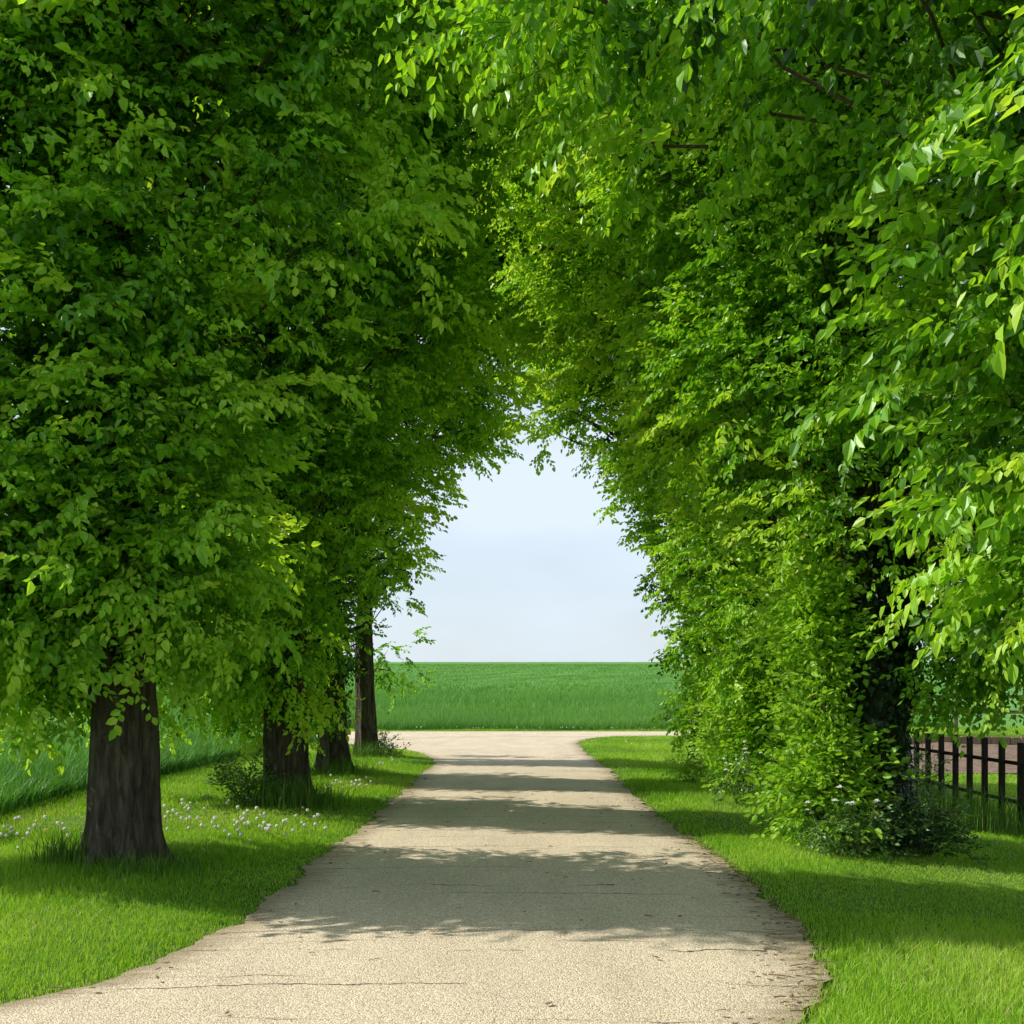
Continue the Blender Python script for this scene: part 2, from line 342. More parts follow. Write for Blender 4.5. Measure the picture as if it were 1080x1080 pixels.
# ------------------------------------------------------------- blades
def blades(name, pos, h, w, mat, lean=0.35, tint=None, segs=2, parent=None, droop=0.0):
    n = len(pos); h = np.broadcast_to(h, (n,)); w = np.broadcast_to(w, (n,))
    a = rng.uniform(0, 2 * PI, n); d = np.stack([np.cos(a), np.sin(a), np.zeros(n)], 1)
    a2 = rng.uniform(0, 2 * PI, n); s = np.stack([np.cos(a2), np.sin(a2), np.zeros(n)], 1)
    ln = np.abs(rng.normal(0, lean, n)) + 0.05
    up = np.array([0, 0, 1.0])
    side = s * (w / 2)[:, None]
    tip = pos + up * (h * (1 - droop * ln * 0.4))[:, None] + d * (h * ln)[:, None]
    if tint is None: tint = rng.uniform(0, 0.85, n)
    if segs == 1:
        v = np.stack([pos - side, pos + side, tip], 1).reshape(-1, 3)
        t = np.arange(n * 3).reshape(n, 3)
        return build_mesh(name, v, None, t, [mat], parent, tint)
    mid = pos + up * (h * 0.55)[:, None] + d * (h * ln * 0.25)[:, None]
    v = np.stack([pos - side, pos + side, mid + side * 0.8, mid - side * 0.8, tip], 1).reshape(-1, 3)
    b = np.arange(n)[:, None] * 5
    return build_mesh(name, v, b + np.array([[0, 1, 2, 3]]), b + np.array([[3, 2, 4]]), [mat], parent, np.concatenate([tint, tint]))

def scatter(x0, x1, y0, y1, n):
    return rng.uniform(x0, x1, n), rng.uniform(y0, y1, n)

TRUNKS = [(-3.5, 9.75), (-3.23, 15.3), (-3.45, 20.3), (-3.62, 26.0), (3.75, 6.3), (3.86, 11.9), (3.75, 17.3), (3.75, 22.7)]
gp = []; gh = []; gw = []; gt = []
for (x0, x1, y0, y1, dens) in [(-6.4, -1.6, 4.4, 8, 5200), (-6.4, -1.6, 8, 12, 3400), (-6.6, -1.6, 12, 20, 1700), (-7.5, -1.6, 20, 36, 800),
                               (0.9, 6.5, 4.4, 8, 5200), (1.5, 7.5, 8, 12, 3200), (1.4, 11, 12, 20, 1300), (1.4, 20, 20, 38, 650),
                               (-16, 22, YF, 45.2, 380)]:
    n = int((x1 - x0) * (y1 - y0) * dens)
    x, y = scatter(x0, x1, y0, y1, n)
    d = road_dist(x, y) + rng.normal(0, 0.03, n)
    # thin out in the bare garden soil
    keep = (d > -0.16) & (rng.random(n) < smooth((d + 0.16) / 0.30) * (0.75 + 0.25 * np.sign(d)))
    keep &= ~((x > 8.2) & (y > 27.5) & (y < 32.4))
    keep &= (x > -6.35 - 0.2 * vnoise(y * 2, y * 0, 12)) | (y > 34)
    x, y, d = x[keep], y[keep], d[keep]
    near = np.maximum(1, y / 9.0)
    pn = vnoise(x * 1.1, y * 1.1, 21)
    base_h = 0.054 + 0.028 * vnoise(x * 0.9, y * 0.9, 22).clip(-0.8, 1)
    tf = np.zeros_like(x)
    for tx, ty in TRUNKS:
        rr = np.hypot(x - tx, y - ty); tf = np.maximum(tf, np.exp(-(rr / 0.75) ** 2))
    base_h = base_h + 0.09 * tf + 0.05 * smooth((-5.2 - x) / 0.9)
    h = base_h * rng.uniform(0.55, 1.35, len(x)) * (0.5 + 0.5 * smooth(d / 0.3))
    t = 0.54 + 0.17 * pn + 0.13 * vnoise(x * 3.7, y * 2.6, 24) + rng.normal(0, 0.16, len(x)) - 0.2 * tf
    dry = rng.random(len(x)) < (0.03 + 0.16 * smooth((vnoise(x * 1.9, y * 1.4, 25) - 0.25) / 0.5) + 0.3 * np.exp(-(d / 0.10) ** 2) + 0.10 * smooth((-4.6 - x) / 1.2))
    t = np.where(dry, rng.uniform(0.88, 1.0, len(x)), np.clip(t, 0, 0.84))
    gp.append(np.stack([x, y, zg(x, y) - 0.012], 1)); gh.append(h); gw.append(0.0052 * near ** 0.75 * rng.uniform(0.7, 1.4, len(x))); gt.append(t)
lawn = blades('grass', np.vstack(gp), np.concatenate(gh), np.concatenate(gw), M_grass, lean=0.45, tint=np.concatenate(gt))
tag(lawn, 'bright green mown grass on the verges either side of the drive', 'grass', kind='stuff')

# cereal crops
n = 90000
x = -6.3 - rng.random(n) ** 1.6 * 13; y = rng.uniform(6, 34, n)
z = zg(x, y) - 0.02 + 0.30 * smooth((-10 - x) / 5)
h = rng.uniform(0.38, 0.62, n) * (0.75 + 0.25 * smooth((-6.3 - x) / 0.5)) * (1 + 0.12 * vnoise(x, y, 31))
c1 = blades('cereal_crop', np.stack([x, y, z], 1), h, rng.uniform(0.014, 0.03, n), M_crop, lean=0.35, tint=np.clip(0.5 + 0.2 * vnoise(x, y, 33) + rng.normal(0, 0.2, n), 0, 1))
tag(c1, 'dense dark green cereal crop beyond the left hand verge', 'crop', kind='stuff')
pp = []; hh = []; ww = []
for y0, y1, dens, w0 in [(44.4, 46, 600, 0.017), (46, 54, 280, 0.022), (54, 70, 120, 0.034), (70, 100, 48, 0.055), (100, 160, 18, 0.09)]:
    k = 0.27 * y1 + 3
    n = int(2 * k * (y1 - y0) * dens)
    x, y = scatter(-k, k, y0, y1, n)
    z = zg(x, y) + 0.40 * smooth((y - 52) / 34) - 0.03
    pp.append(np.stack([x, y, z], 1)); hh.append(rng.uniform(0.35, 0.6, n) * (1 - 0.62 * smooth((y - 52) / 34)) * (1 + 0.1 * vnoise(x, y, 41))); ww.append(rng.uniform(0.6, 1.3, n) * w0)
pp = np.vstack(pp); hh = np.concatenate(hh); ww = np.concatenate(ww)
c2 = blades('cereal_crop', pp, hh, ww, M_crop, lean=0.55, segs=1, tint=np.clip(0.5 + 0.1 * vnoise(pp[:, 0] * .4, pp[:, 1] * .4, 43) + rng.normal(0, 0.3, len(pp)), 0, 1))
tag(c2, 'green cereal crop rising to the skyline beyond the cross lane', 'crop', kind='stuff')

# ---------------------------------------------------------- leaf sprays
def leaf_template(length, width, fold=0.25, curl=0.18):
    l, w = length, width / 2
    return np.array([(0, 0, 0), (0.30 * l, w, fold * w), (0.68 * l, w * 0.78, fold * w * 0.8 - curl * l * 0.35),
                     (l, 0, -curl * l), (0.68 * l, -w * 0.78, fold * w * 0.8 - curl * l * 0.35), (0.30 * l, -w, fold * w)])
LQ = np.array([[0, 3, 2, 1], [0, 5, 4, 3]])

def rot_to(d, up):
    """rotation matrices (n,3,3) with x axis = d, z axis close to up"""
    d = d / (np.linalg.norm(d, axis=1)[:, None] + 1e-9)
    y = np.cross(up, d); y /= np.linalg.norm(y, axis=1)[:, None] + 1e-9
    z = np.cross(d, y)
    return np.stack([d, y, z], -1)

def spray_templates(leaf_len, leaf_w, size, count, k, droop=0.55, fan=2):
    out = []
    for _ in range(k):
        P = []; D = []; TW = []
        axes = [(np.zeros(3), 0.0, size)]
        for f in range(fan):
            t = (f + 0.8) / (fan + 1) * 0.8
            axes.append((np.array([t * size, 0, -0.1 * t * t * size]), (0.75 if f % 2 else -0.75) + rng.normal(0, .12), size * (1 - t) * 0.95))
        for (o, ang, ln) in axes:
            m = max(4, int(count * ln / size))
            s = np.linspace(0.12, 1, m)
            ca, sa = math.cos(ang), math.sin(ang)
            sag = -0.42 * ln * s ** 2 + rng.normal(0, 0.012, m)
            px = o[0] + ca * ln * s; py = o[1] + sa * ln * s; pz = o[2] + sag
            TW.append((o, np.array([px[m // 2], py[m // 2], pz[m // 2]]), np.array([px[-1], py[-1], pz[-1]])))
            sd = np.where(np.arange(m) % 2 == 0, 1, -1) * rng.uniform(0.6, 1.15, m)
            sd[-1] = 0
            la = ang + sd
            P.append(np.stack([px, py, pz], 1))
            dn = -droop * rng.uniform(0.3, 1.5, m)
            D.append(np.stack([np.cos(la), np.sin(la), dn], 1))
        P = np.vstack(P); D = np.vstack(D); m = len(P)
        up = np.tile([0, 0, 1.0], (m, 1)) + rng.normal(0, 0.45, (m, 3))
        R = rot_to(D, up)
        sc = rng.uniform(0.55, 1.25, m)
        T = leaf_template(leaf_len, leaf_w, rng.uniform(0.1, 0.4), rng.uniform(0.05, 0.3))
        V = np.einsum('nij,kj->nki', R, T) * sc[:, None, None] + P[:, None, :]
        out.append((V.reshape(-1, 3), m, TW))
    return out

def foliage(name, centers, outs, temps, mats, parent, per=10, spread=0.34, flat=0.85, scale=(0.8, 1.25), droop=0.2, tint_base=0.53, tint_fn=None, stalk=1.0, jit=0.75, obj_tint_sd=0.17, ctint_extra=None):
    """a crown: each centre is the end of a small branch carrying a fan of leafy sprays"""
    nc = len(centers)
    ci = np.repeat(np.arange(nc), per); n = len(ci)
    off = np.clip(rng.normal(0, 1, (n, 3)), -1.6, 1.6) * np.array([spread, spread, spread * flat])
    pos = centers[ci] + off
    d = outs[ci] + rng.normal(0, jit, (n, 3)) * np.array([1, 1, 0.6]) + off * 0.8; d[:, 2] -= droop
    up = np.tile([0, 0, 1.0], (n, 1)) + outs[ci] * 0.4 + rng.normal(0, 0.42, (n, 3))
    R = rot_to(d, up); sc = rng.uniform(*scale, n)
    ctint = rng.normal(0, obj_tint_sd, nc)
    if ctint_extra is not None: ctint = ctint + ctint_extra
    st = tint_base + ctint[ci] + rng.normal(0, 0.08, n) + 0.16 * np.clip((off * outs[ci]).sum(1) / spread, -1.5, 1.0)  # last term paints shade into the tint: sprays on the clump's inner side darker
    if tint_fn is not None: st = st + tint_fn(pos)
    which = rng.integers(0, len(temps), n)
    Vs = []; Ts = []; tb = MB()
    for k, (T, m, TW) in enumerate(temps):
        s = np.where(which == k)[0]
        if not len(s): continue
        V = np.einsum('nij,kj->nki', R[s], T) * sc[s][:, None, None] + pos[s][:, None, :]
        Vs.append(V.reshape(-1, 3))
        lt = (st[s][:, None] + rng.normal(0, 0.09, (len(s), m)))
        Ts.append(np.repeat(lt.reshape(-1), 2))
        # the twigs: thin three-sided prisms
        for (a_, b_, c_) in TW:
            A = np.einsum('nij,j->ni', R[s], a_) * sc[s][:, None] + pos[s]
            C = np.einsum('nij,j->ni', R[s], c_) * sc[s][:, None] + pos[s]
            B = np.einsum('nij,j->ni', R[s], b_) * sc[s][:, None] + pos[s]
            w = np.array([0, 0, 0.003]); w2 = np.cross(C - A, [0, 0, 1.0]); w2 = w2 / (np.linalg.norm(w2, axis=1)[:, None] + 1e-9) * 0.003
            vv = np.stack([A + w, A + w2, B + w * .8, B + w2 * .8, C], 1).reshape(-1, 3)
            b0 = np.arange(len(s))[:, None] * 5
            tb.add(vv, b0 + np.array([[0, 1, 3, 2]]), b0 + np.array([[2, 3, 4]]))
    V = np.vstack(Vs); nl = len(V) // 6
    Q = (np.arange(nl)[:, None, None] * 6 + LQ[None]).reshape(-1, 4)
    tint = np.clip(np.concatenate(Ts), 0, 1)
    # stalks from each clump back towards the tree
    if stalk > 0:
        for c, o in zip(centers, outs):
            p0 = c + rng.normal(0, 0.1, 3); p2 = p0 - o * stalk * rng.uniform(0.7, 1.3) + np.array([0, 0, -0.25 * stalk])
            p1 = (p0 + p2) / 2 + rng.normal(0, 0.07, 3)
            tb.tube([p2, p1, p0], [0.016 * stalk ** 0.5, 0.011, 0.004], seg=4, cap=False)
    tv = np.vstack(tb.v); tq = np.vstack(tb.q); tt = np.vstack(tb.t) if tb.t else np.zeros((0, 3), int)
    allv = np.vstack([V, tv]); off_ = len(V)
    nq = len(Q)
    o = build_mesh(name, allv, np.vstack([Q, tq + off_]), tt + off_ if len(tt) else None, mats, parent,
                   np.concatenate([tint, np.full(len(tq) + len(tt), 0.2)]), midx=np.concatenate([np.zeros(nq), np.ones(len(tq) + len(tt))]))
    return o

T_tree = spray_templates(0.077, 0.049, 0.48, 16, 12, droop=0.85)
T_near = spray_templates(0.083, 0.047, 0.50, 16, 12, droop=1.1)
T_far = spray_templates(0.10, 0.068, 0.46, 13, 8, droop=0.8)
T_shrub = spray_templates(0.075, 0.046, 0.42, 10, 8, droop=0.5)
T_weed = spray_templates(0.05, 0.026, 0.24, 9, 6, droop=0.3)

# ------------------------------------------------------------- trees
HS = np.array([1.6, 2.2, 3.0, 4.4, 6.0, 7.8, 10.0, 12.0, 13.4])
def crown_points(umax, umin, bv, n, seed, shell=0.42, hs=HS, lump=0.27):
    r = np.random.default_rng(seed)
    pts = []
    A = np.interp
    while len(pts) < n:
        # height weighted by cross-section area, slightly towards the low part the camera sees
        h = r.uniform(hs[0], hs[-1])
        a = (A(h, hs, umax) - A(h, hs, umin)) / 2; b = A(h, hs, bv); uc = (A(h, hs, umax) + A(h, hs, umin)) / 2
        per = math.sqrt((a * a + b * b) / 2)
        if r.random() > per / 2.9: continue
        # a point in a rounded-rectangle section, biased to the shell
        x, y = r.uniform(-1, 1, 2)
        q = (abs(x) ** 3 + abs(y) ** 3) ** (1 / 3)
        if q > 1: continue
        if r.random() > shell + (1 - shell) * q ** 3: continue
        lm = 1 + lump * math.sin(3.1 * x + h * 1.7 + seed) * math.cos(2.3 * y - h * 1.3 + seed * 2) - 0.06
        pts.append((uc + a * x * lm, b * y * (0.93 + 0.07 * lm), h + r.normal(0, 0.1)))
    return np.array(pts)

def outs_from(c, axis_u=0.0, lift=0.15):
    root = np.stack([c[:, 0] * 0 + axis_u, c[:, 1] * 0, np.where(c[:, 2] < 2.4, c[:, 2] + 0.45, c[:, 2] - 0.8 - 0.25 * np.abs(c[:, 0]))], 1)
    d = c - root; d[:, 1] *= 1.2
    d /= np.linalg.norm(d, axis=1)[:, None]; d[:, 2] += lift - 0.25
    return d / np.linalg.norm(d, axis=1)[:, None]

UMAX = np.array([0.25, 0.45, 0.75, 1.45, 2.35, 3.45, 3.9, 2.8, 0.7])
UMAX_L = np.array([0.0, 0.15, 0.5, 1.3, 1.55, 3.85, 4.5, 3.3, 0.9])
UMAX_R = np.array([0.2, 0.4, 0.75, 0.85, 1.5, 3.65, 4.5, 3.3, 0.9])
UMIN = np.array([-0.5, -1.2, -2.2, -3.1, -3.5, -3.6, -3.3, -2.3, -0.5])
BV = np.array([0.4, 0.5, 0.6, 0.65, 0.68, 0.68, 0.68, 0.65, 0.4])
BV_R = np.array([0.7, 1.2, 1.9, 2.3, 2.4, 2.4, 2.1, 1.5, 0.6])       # the right hand crowns meet in one wall
UMIN_R = np.array([-1.9, -2.0, -2.2, -2.2, -2.0, -2.1, -2.0, -1.6, -0.5])

def add_trunk(root, seed, r0=0.29, flare=0.42, height=8.5, lean=(0, 0), nl=13, limb_h=(2.4, 7.5)):
    r = np.random.default_rng(seed)
    nr = 70
    t = np.linspace(0, 1, nr) ** 1.35; z = -0.12 + t * height
    cxs = lean[0] * t + 0.10 * np.sin(t * 5 + seed) * t; cys = lean[1] * t + 0.08 * np.cos(t * 4 + seed * 2) * t
    rad = (r0 * (1 - 0.72 * t) + (flare - r0) * (0.8 * np.exp(-np.maximum(z, 0) / 0.13) + 0.2 * np.exp(-np.maximum(z, 0) / 0.5)))
    lobes = int(r.integers(5, 8)); ph = r.uniform(0, 6, 6)
    def bump(th, tt):
        zz = -0.12 + (tt ** 1.35) * height
        fl = 0.22 * np.exp(-zz / 0.18) + 0.08
        ridge = 0.05 * (1 - 2 * np.abs(np.sin(th * 7 + 1.3 * np.sin(zz * 1.9 + ph[2]) + ph[3]))) + 0.022 * np.sin(th * 19 + 2 * np.sin(zz * 1.4 + ph[4])) * np.sin(zz * 3 + th * 2)
        return 1 + fl * np.sin(th * lobes + ph[0] + 0.5 * zz) + 0.04 * np.sin(th * 2 + ph[1] + zz * .7) + ridge
    mb = MB(); mb.tube(np.stack([cxs, cys, z], 1), rad, seg=84, cap=False, bump=bump)
    mb.build('trunk', M_bark, root, smooth_shade=True)
    for k in range(nl):
        h = limb_h[0] + (limb_h[1] - limb_h[0]) * (k + r.uniform(-.2, .4)) / nl
        tt = (h + 0.12) / height
        a = r.uniform(-0.5, 0.5) + (PI if k % 2 else 0)
        ln = r.uniform(1.6, 2.8) if k % 2 else r.uniform(1.8, 3.2)
        ln = min(ln * min(1, 0.45 + h / 6), 0.62 * (float(np.interp(h + 1, HS, UMAX_L)) if abs(a) < 1 else 3.0) + 0.3)
        s = np.linspace(0, 1, 9)
        p = np.stack([lean[0] * tt + np.cos(a) * ln * s, lean[1] * tt + np.sin(a) * ln * s * 0.6,
                      h + ln * (0.85 * s - 0.25 * s ** 2)], 1) + r.normal(0, 0.035, (9, 3)) * s[:, None]
        lr = 0.085 * (1 - 0.5 * tt)
        lb = MB(); lb.tube(p, lr * (1 - 0.85 * s) + 0.006, seg=9, cap=False)
        lb.build('limb', M_bark, root, smooth_shade=True)
    # the leader splits towards the top
    for k in range(3):
        a = r.uniform(0, 2 * PI); s = np.linspace(0, 1, 8)
        p = np.stack([lean[0] + np.cos(a) * 1.2 * s, lean[1] + np.sin(a) * 0.7 * s, height - 0.5 + 3.6 * s], 1)
        lb = MB(); lb.tube(p, 0.07 * (1 - 0.9 * s) + 0.004, seg=8, cap=False); lb.build('limb', M_bark, root, smooth_shade=True)

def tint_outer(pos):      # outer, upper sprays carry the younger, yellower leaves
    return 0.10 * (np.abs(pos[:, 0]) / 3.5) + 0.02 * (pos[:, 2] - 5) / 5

_crowns = {}
def crown(key, root, n, seed, temps, per=10, extra=None, umax=UMAX, umin=UMIN, bv=BV, cut=None, voff=0.0, **kw):
    if key in _crowns:
        o = _crowns[key].copy(); col.objects.link(o); o.parent = root; return o
    c = crown_points(umax, umin, bv, n, seed)
    if cut is not None: c = c[~cut(c)]
    # shade painted into the tint: darker deep inside the crown, paler on outer shoots
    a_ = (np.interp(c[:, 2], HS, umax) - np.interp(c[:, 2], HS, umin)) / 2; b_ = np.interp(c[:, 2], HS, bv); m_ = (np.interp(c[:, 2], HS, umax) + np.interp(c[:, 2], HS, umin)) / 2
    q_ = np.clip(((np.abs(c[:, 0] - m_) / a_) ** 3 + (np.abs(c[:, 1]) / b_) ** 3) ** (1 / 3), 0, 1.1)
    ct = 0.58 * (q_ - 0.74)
    if extra is not None: ct = np.concatenate([ct, np.full(len(extra), 0.08)])
    c[:, 1] += voff * np.clip(c[:, 2] / 3.0, 0.5, 1)
    if extra is not None: c = np.vstack([c, np.array(extra, float)])
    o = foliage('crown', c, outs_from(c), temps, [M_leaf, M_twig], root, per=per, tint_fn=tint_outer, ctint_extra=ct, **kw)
    _crowns[key] = o
    return o

def tree(x, y, label, side, group, rz_extra=0.0, sc=1.0, **tk):
    root = empty('avenue_tree', (x, y, float(zg(x, y))), (0 if side < 0 else PI) + rz_extra, (sc, sc, sc))
    tag(root, label, 'tree', group)
    add_trunk(root, **tk)
    return root
GL = 'broadleaf trees lining the drive'
# left row
t = tree(-3.5, 9.75, 'large tree with thick bare fluted trunk nearest on the left verge', -1, GL, seed=1, r0=0.295, flare=0.40)
ex = [(-0.95 + 0.3 * math.cos(i * 2.4), 0.75 + 0.35 * math.sin(i * 1.7), 2.45 - 0.075 * i) for i in range(12)]
ex += [(-0.1 + 0.85 * math.cos(i * 2.4), -0.1 + 0.65 * math.sin(i * 1.9), 2.2 + 0.03 * i) for i in range(30)]
ex += [(-1.9 + 1.3 * math.cos(i * 2.4), -0.35 + 0.3 * math.sin(i * 1.7), 1.95 + 0.04 * i) for i in range(24)]
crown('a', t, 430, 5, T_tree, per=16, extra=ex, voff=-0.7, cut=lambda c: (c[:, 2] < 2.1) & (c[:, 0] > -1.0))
t = tree(-3.23, 15.3, 'second tree along the left verge, dark trunk with weeds and tall grass at its foot', -1, GL, seed=2, r0=0.30, flare=0.42, lean=(0, -0.8))
ex = [(-0.55 + 0.35 * math.cos(i * 2.4), 0.2 + 0.5 * math.sin(i * 1.7), 1.35 + 0.18 * i) for i in range(6)] + [(-1.1 + 1.2 * math.cos(i * 2.4), -0.1 + 0.35 * math.sin(i * 1.7), 1.6 + 0.05 * i) for i in range(26)]
crown('b', t, 340, 8, T_tree, per=16, extra=ex, voff=-1.2, bv=BV * 0.8)
t = tree(-3.45, 20.3, 'third tree along the left verge, short trunk showing below low leaves', -1, GL, seed=3, r0=0.27, flare=0.42, lean=(0, -0.8))
ex = [(-0.55 + 0.35 * math.cos(i * 2.4), 0.2 + 0.4 * math.sin(i * 1.7), 1.3 + 0.2 * i) for i in range(5)] + [(-1.4 + 0.9 * math.cos(i * 2.4), 0.0 + 0.3 * math.sin(i * 1.7), 1.9 + 0.06 * i) for i in range(20)]
crown('c', t, 320, 13, T_far, per=13, extra=ex, umax=UMAX_L, bv=BV * 0.8, voff=-1.2)
t = tree(-3.62, 26.0, 'farthest tree on the left, slim bare trunk beside the junction', -1, GL, seed=4, r0=0.24, flare=0.30, lean=(0, -0.8), limb_h=(3.6, 7.5))
ex = [(0.55, 0.9, 2.0), (0.5, 0.9, 2.5)]
crown('d', t, 300, 17, T_far, per=13, extra=ex, umax=UMAX_L, bv=BV * 0.8, voff=-1.2, cut=lambda c: (c[:, 2] < 2.6))
# right row
UN = np.array([0.9, 1.15, 1.8, 1.95, 2.0, 2.0, 2.0, 1.6, 0.6])
HN = np.array([0.6, 1.0, 1.3, 1.4, 1.4, 1.35, 1.25, 1.1, 0.6])
# long arching shoots that hang over the top of the drive
exn = [(2.15 + 1.35 * k / 12 + rng.normal(0, .12), rng.normal(-0.1, 0.5), 5.95 + 0.3 * math.sin(k) + rng.normal(0, .12) - 0.2 * (k / 12)) for k in range(13)]
exn += [(0.72 + 0.15 * math.sin(i * 2.1), 0.25 + 0.3 * math.cos(i * 1.7), 2.35 + 0.09 * i) for i in range(8)]
t = tree(3.75, 6.3, 'nearest right hand tree, long leafy sprays overhanging the top right of the drive', 1, GL, seed=5)
crown('n', t, 430, 23, T_near, per=16, umax=UN, umin=UMIN_R, bv=BV_R * 0.85, droop=0.45, extra=exn, tint_base=0.47, voff=1.3, stalk=0.6, cut=lambda c: (c[:, 2] < 2.4))
t5 = tree(3.8, 11.9, 'tree with ivy clad trunk beside the dark paling fence', 1, GL, seed=6, r0=0.30, flare=0.42)
ex = [(-0.7 - 0.07 * i + 0.3 * math.cos(i * 2.4), 0.2 + 0.4 * math.sin(i * 1.7), 2.08 + 0.04 * i) for i in range(22)]
crown('e', t5, 430, 29, T_tree, per=16, tint_base=0.56, extra=ex, umin=UMIN_R, bv=BV_R, cut=lambda c: (c[:, 2] < 2.0) | ((c[:, 2] < 2.7) & (np.abs(c[:, 0] - 0.1) < 0.55) & (c[:, 1] > -0.6)))
t = tree(3.75, 17.3, 'right hand tree behind the ivy clad one, dark hollow under its low branches', 1, GL, seed=7)
ex = [(-0.2 + 0.4 * math.cos(i * 2.4), 0.6 * math.sin(i * 1.7), 1.2 + 0.13 * i) for i in range(12)]
crown('f', t, 430, 31, T_tree, per=16, tint_base=0.56, extra=ex, umax=UMAX_R, umin=UMIN_R, bv=BV_R, cut=lambda c: (c[:, 2] < 2.9) & (c[:, 0] < -0.7))
t = tree(3.75, 22.7, 'farthest right hand tree, leafy down to the grass beside the lane', 1, GL, seed=8)
ex = [(-0.35 + 0.4 * math.cos(i * 2.4), 0.7 * math.sin(i * 1.7), 0.9 + 0.12 * i) for i in range(14)]
crown('g', t, 400, 37, T_far, per=13, tint_base=0.56, extra=ex, umax=UMAX_R, umin=UMIN_R, bv=BV_R, cut=lambda c: (c[:, 2] < 2.9) & (c[:, 0] < -0.7))

# ivy on the trunk of the second right hand tree
n = 5200
th = rng.uniform(0, 2 * PI, n); z = rng.uniform(0.0, 3.4, n)
rr = 0.31 + 0.10 * np.exp(-z / 0.3) + np.abs(rng.normal(0, 0.04, n)) + 0.05 * np.sin(th * 3 + z * 2)
P = np.stack([np.cos(th) * rr, np.sin(th) * rr, z], 1)
D = np.stack([np.cos(th) * 0.5, np.sin(th) * 0.5, -1.0 + 0 * th], 1) + rng.normal(0, 0.3, (n, 3))
U = np.stack([np.cos(th), np.sin(th), 0.5 + 0 * th], 1) + rng.normal(0, 0.25, (n, 3))
R = rot_to(D, U); T = leaf_template(0.075, 0.065, 0.15, 0.1)
V = np.einsum('nij,kj->nki', R, T) * rng.uniform(0.6, 1.2, n)[:, None, None] + P[:, None, :]
build_mesh('ivy', V.reshape(-1, 3), (np.arange(n)[:, None, None] * 6 + LQ[None]).reshape(-1, 4), None, [M_ivy], t5, np.repeat(rng.random(n), 2))

# --------------------------------------------------- shrubs and weeds
def shrub(name, x, y, rx, ry, h, n, label, cat, mat, temps, per=7, tint=0.5, group=None, lo=0.1, spread=0.15):
    root = empty(name, (x, y, float(zg(x, y)))); tag(root, label, cat, group)
    u = rng.normal(0, 1, (n, 3)); u /= np.linalg.norm(u, axis=1)[:, None]
    rad = rng.random(n) ** 0.33
    zz = lo + (h - lo) * rng.random(n)
    tap = np.sqrt(np.clip(1 - ((zz / h) ** 2) * 0.8, 0.05, 1))
    c = np.stack([u[:, 0] * rx * rad * tap, u[:, 1] * ry * rad * tap, zz], 1)
    d = c - np.array([0, 0, h * 0.15]); d /= np.linalg.norm(d, axis=1)[:, None] + 1e-6
    foliage('foliage', c, d, temps, [mat, M_twig], root, per=per, spread=spread, droop=0.05, tint_base=tint, stalk=0.0)
    mb = MB()
    for k in range(9):
        a = rng.uniform(0, 2 * PI); s = np.linspace(0, 1, 6)
        mb.tube(np.stack([np.cos(a) * rx * 0.65 * s ** 1.3, np.sin(a) * ry * 0.65 * s ** 1.3, -0.05 + h * 0.85 * s], 1), 0.016 * (1 - 0.8 * s), seg=5, cap=False)
    mb.build('stems', M_twig, root)
    return root
shrub('shrub', 3.18, 11.8, 0.24, 0.4, 2.7, 60, 'bright yellow green shrub rising against the left of the ivy clad trunk', 'shrub', M_leaf_young, T_shrub, per=9, tint=0.6)
shrub('shrub', 3.15, 11.55, 0.22, 0.3, 0.8, 26, 'low light green shrub at the foot of the taller shrub by the drive', 'shrub', M_leaf_young, T_shrub, tint=0.5)
shrub('shrub', 3.75, 16.9, 0.4, 0.5, 1.7, 60, 'mid green shrub under the right hand tree behind the ivy clad one', 'shrub', M_leaf, T_shrub, tint=0.6)
shrub('shrub', 4.05, 20.6, 0.55, 0.8, 2.0, 110, 'rounded light green shrub under the farthest right hand tree', 'shrub', M_leaf_young, T_shrub, per=8, tint=0.45)
shrub('shrub', 2.95, 19.4, 0.3, 0.2, 0.22, 12, 'small spreading leafy bush on the grass left of the rounded shrub', 'shrub', M_leaf_young, T_weed, tint=0.5)
shrub('weed_clump', 3.65, 11.35, 0.26, 0.16, 0.26, 10, 'dark nettles in front of the ivy clad trunk', 'weeds', M_weed, T_weed, tint=0.35)
shrub('weed_clump', 4.15, 11.35, 0.24, 0.22, 0.34, 24, 'dark bushy weeds right of the ivy clad trunk', 'weeds', M_weed, T_weed, tint=0.25)
shrub('weed_clump', 3.35, 11.1, 0.24, 0.16, 0.24, 10, 'pale leaved weeds below the yellow green shrub', 'weeds', M_weed, T_weed, tint=0.9)
shrub('weed_clump', -3.7, 14.8, 0.36, 0.25, 0.4, 14, 'leafy weeds left of the second left hand trunk', 'weeds', M_weed, T_weed, tint=0.5)
shrub('weed_clump', -3.15, 25.9, 0.25, 0.25, 0.28, 10, 'dark leafy weeds right of the farthest left hand trunk', 'weeds', M_weed, T_weed, tint=0.3)
shrub('weed_clump', -6.15, 11.2, 0.5, 0.5, 0.42, 36, 'pale straggly weeds at the crop edge left of the nearest trunk', 'weeds', M_leaf_young, T_weed, tint=0.75)
shrub('weed_clump', 6.95, 19.2, 0.22, 0.6, 0.65, 14, 'leafy weeds growing through the paling fence', 'weeds', M_weed, T_weed, tint=0.6)

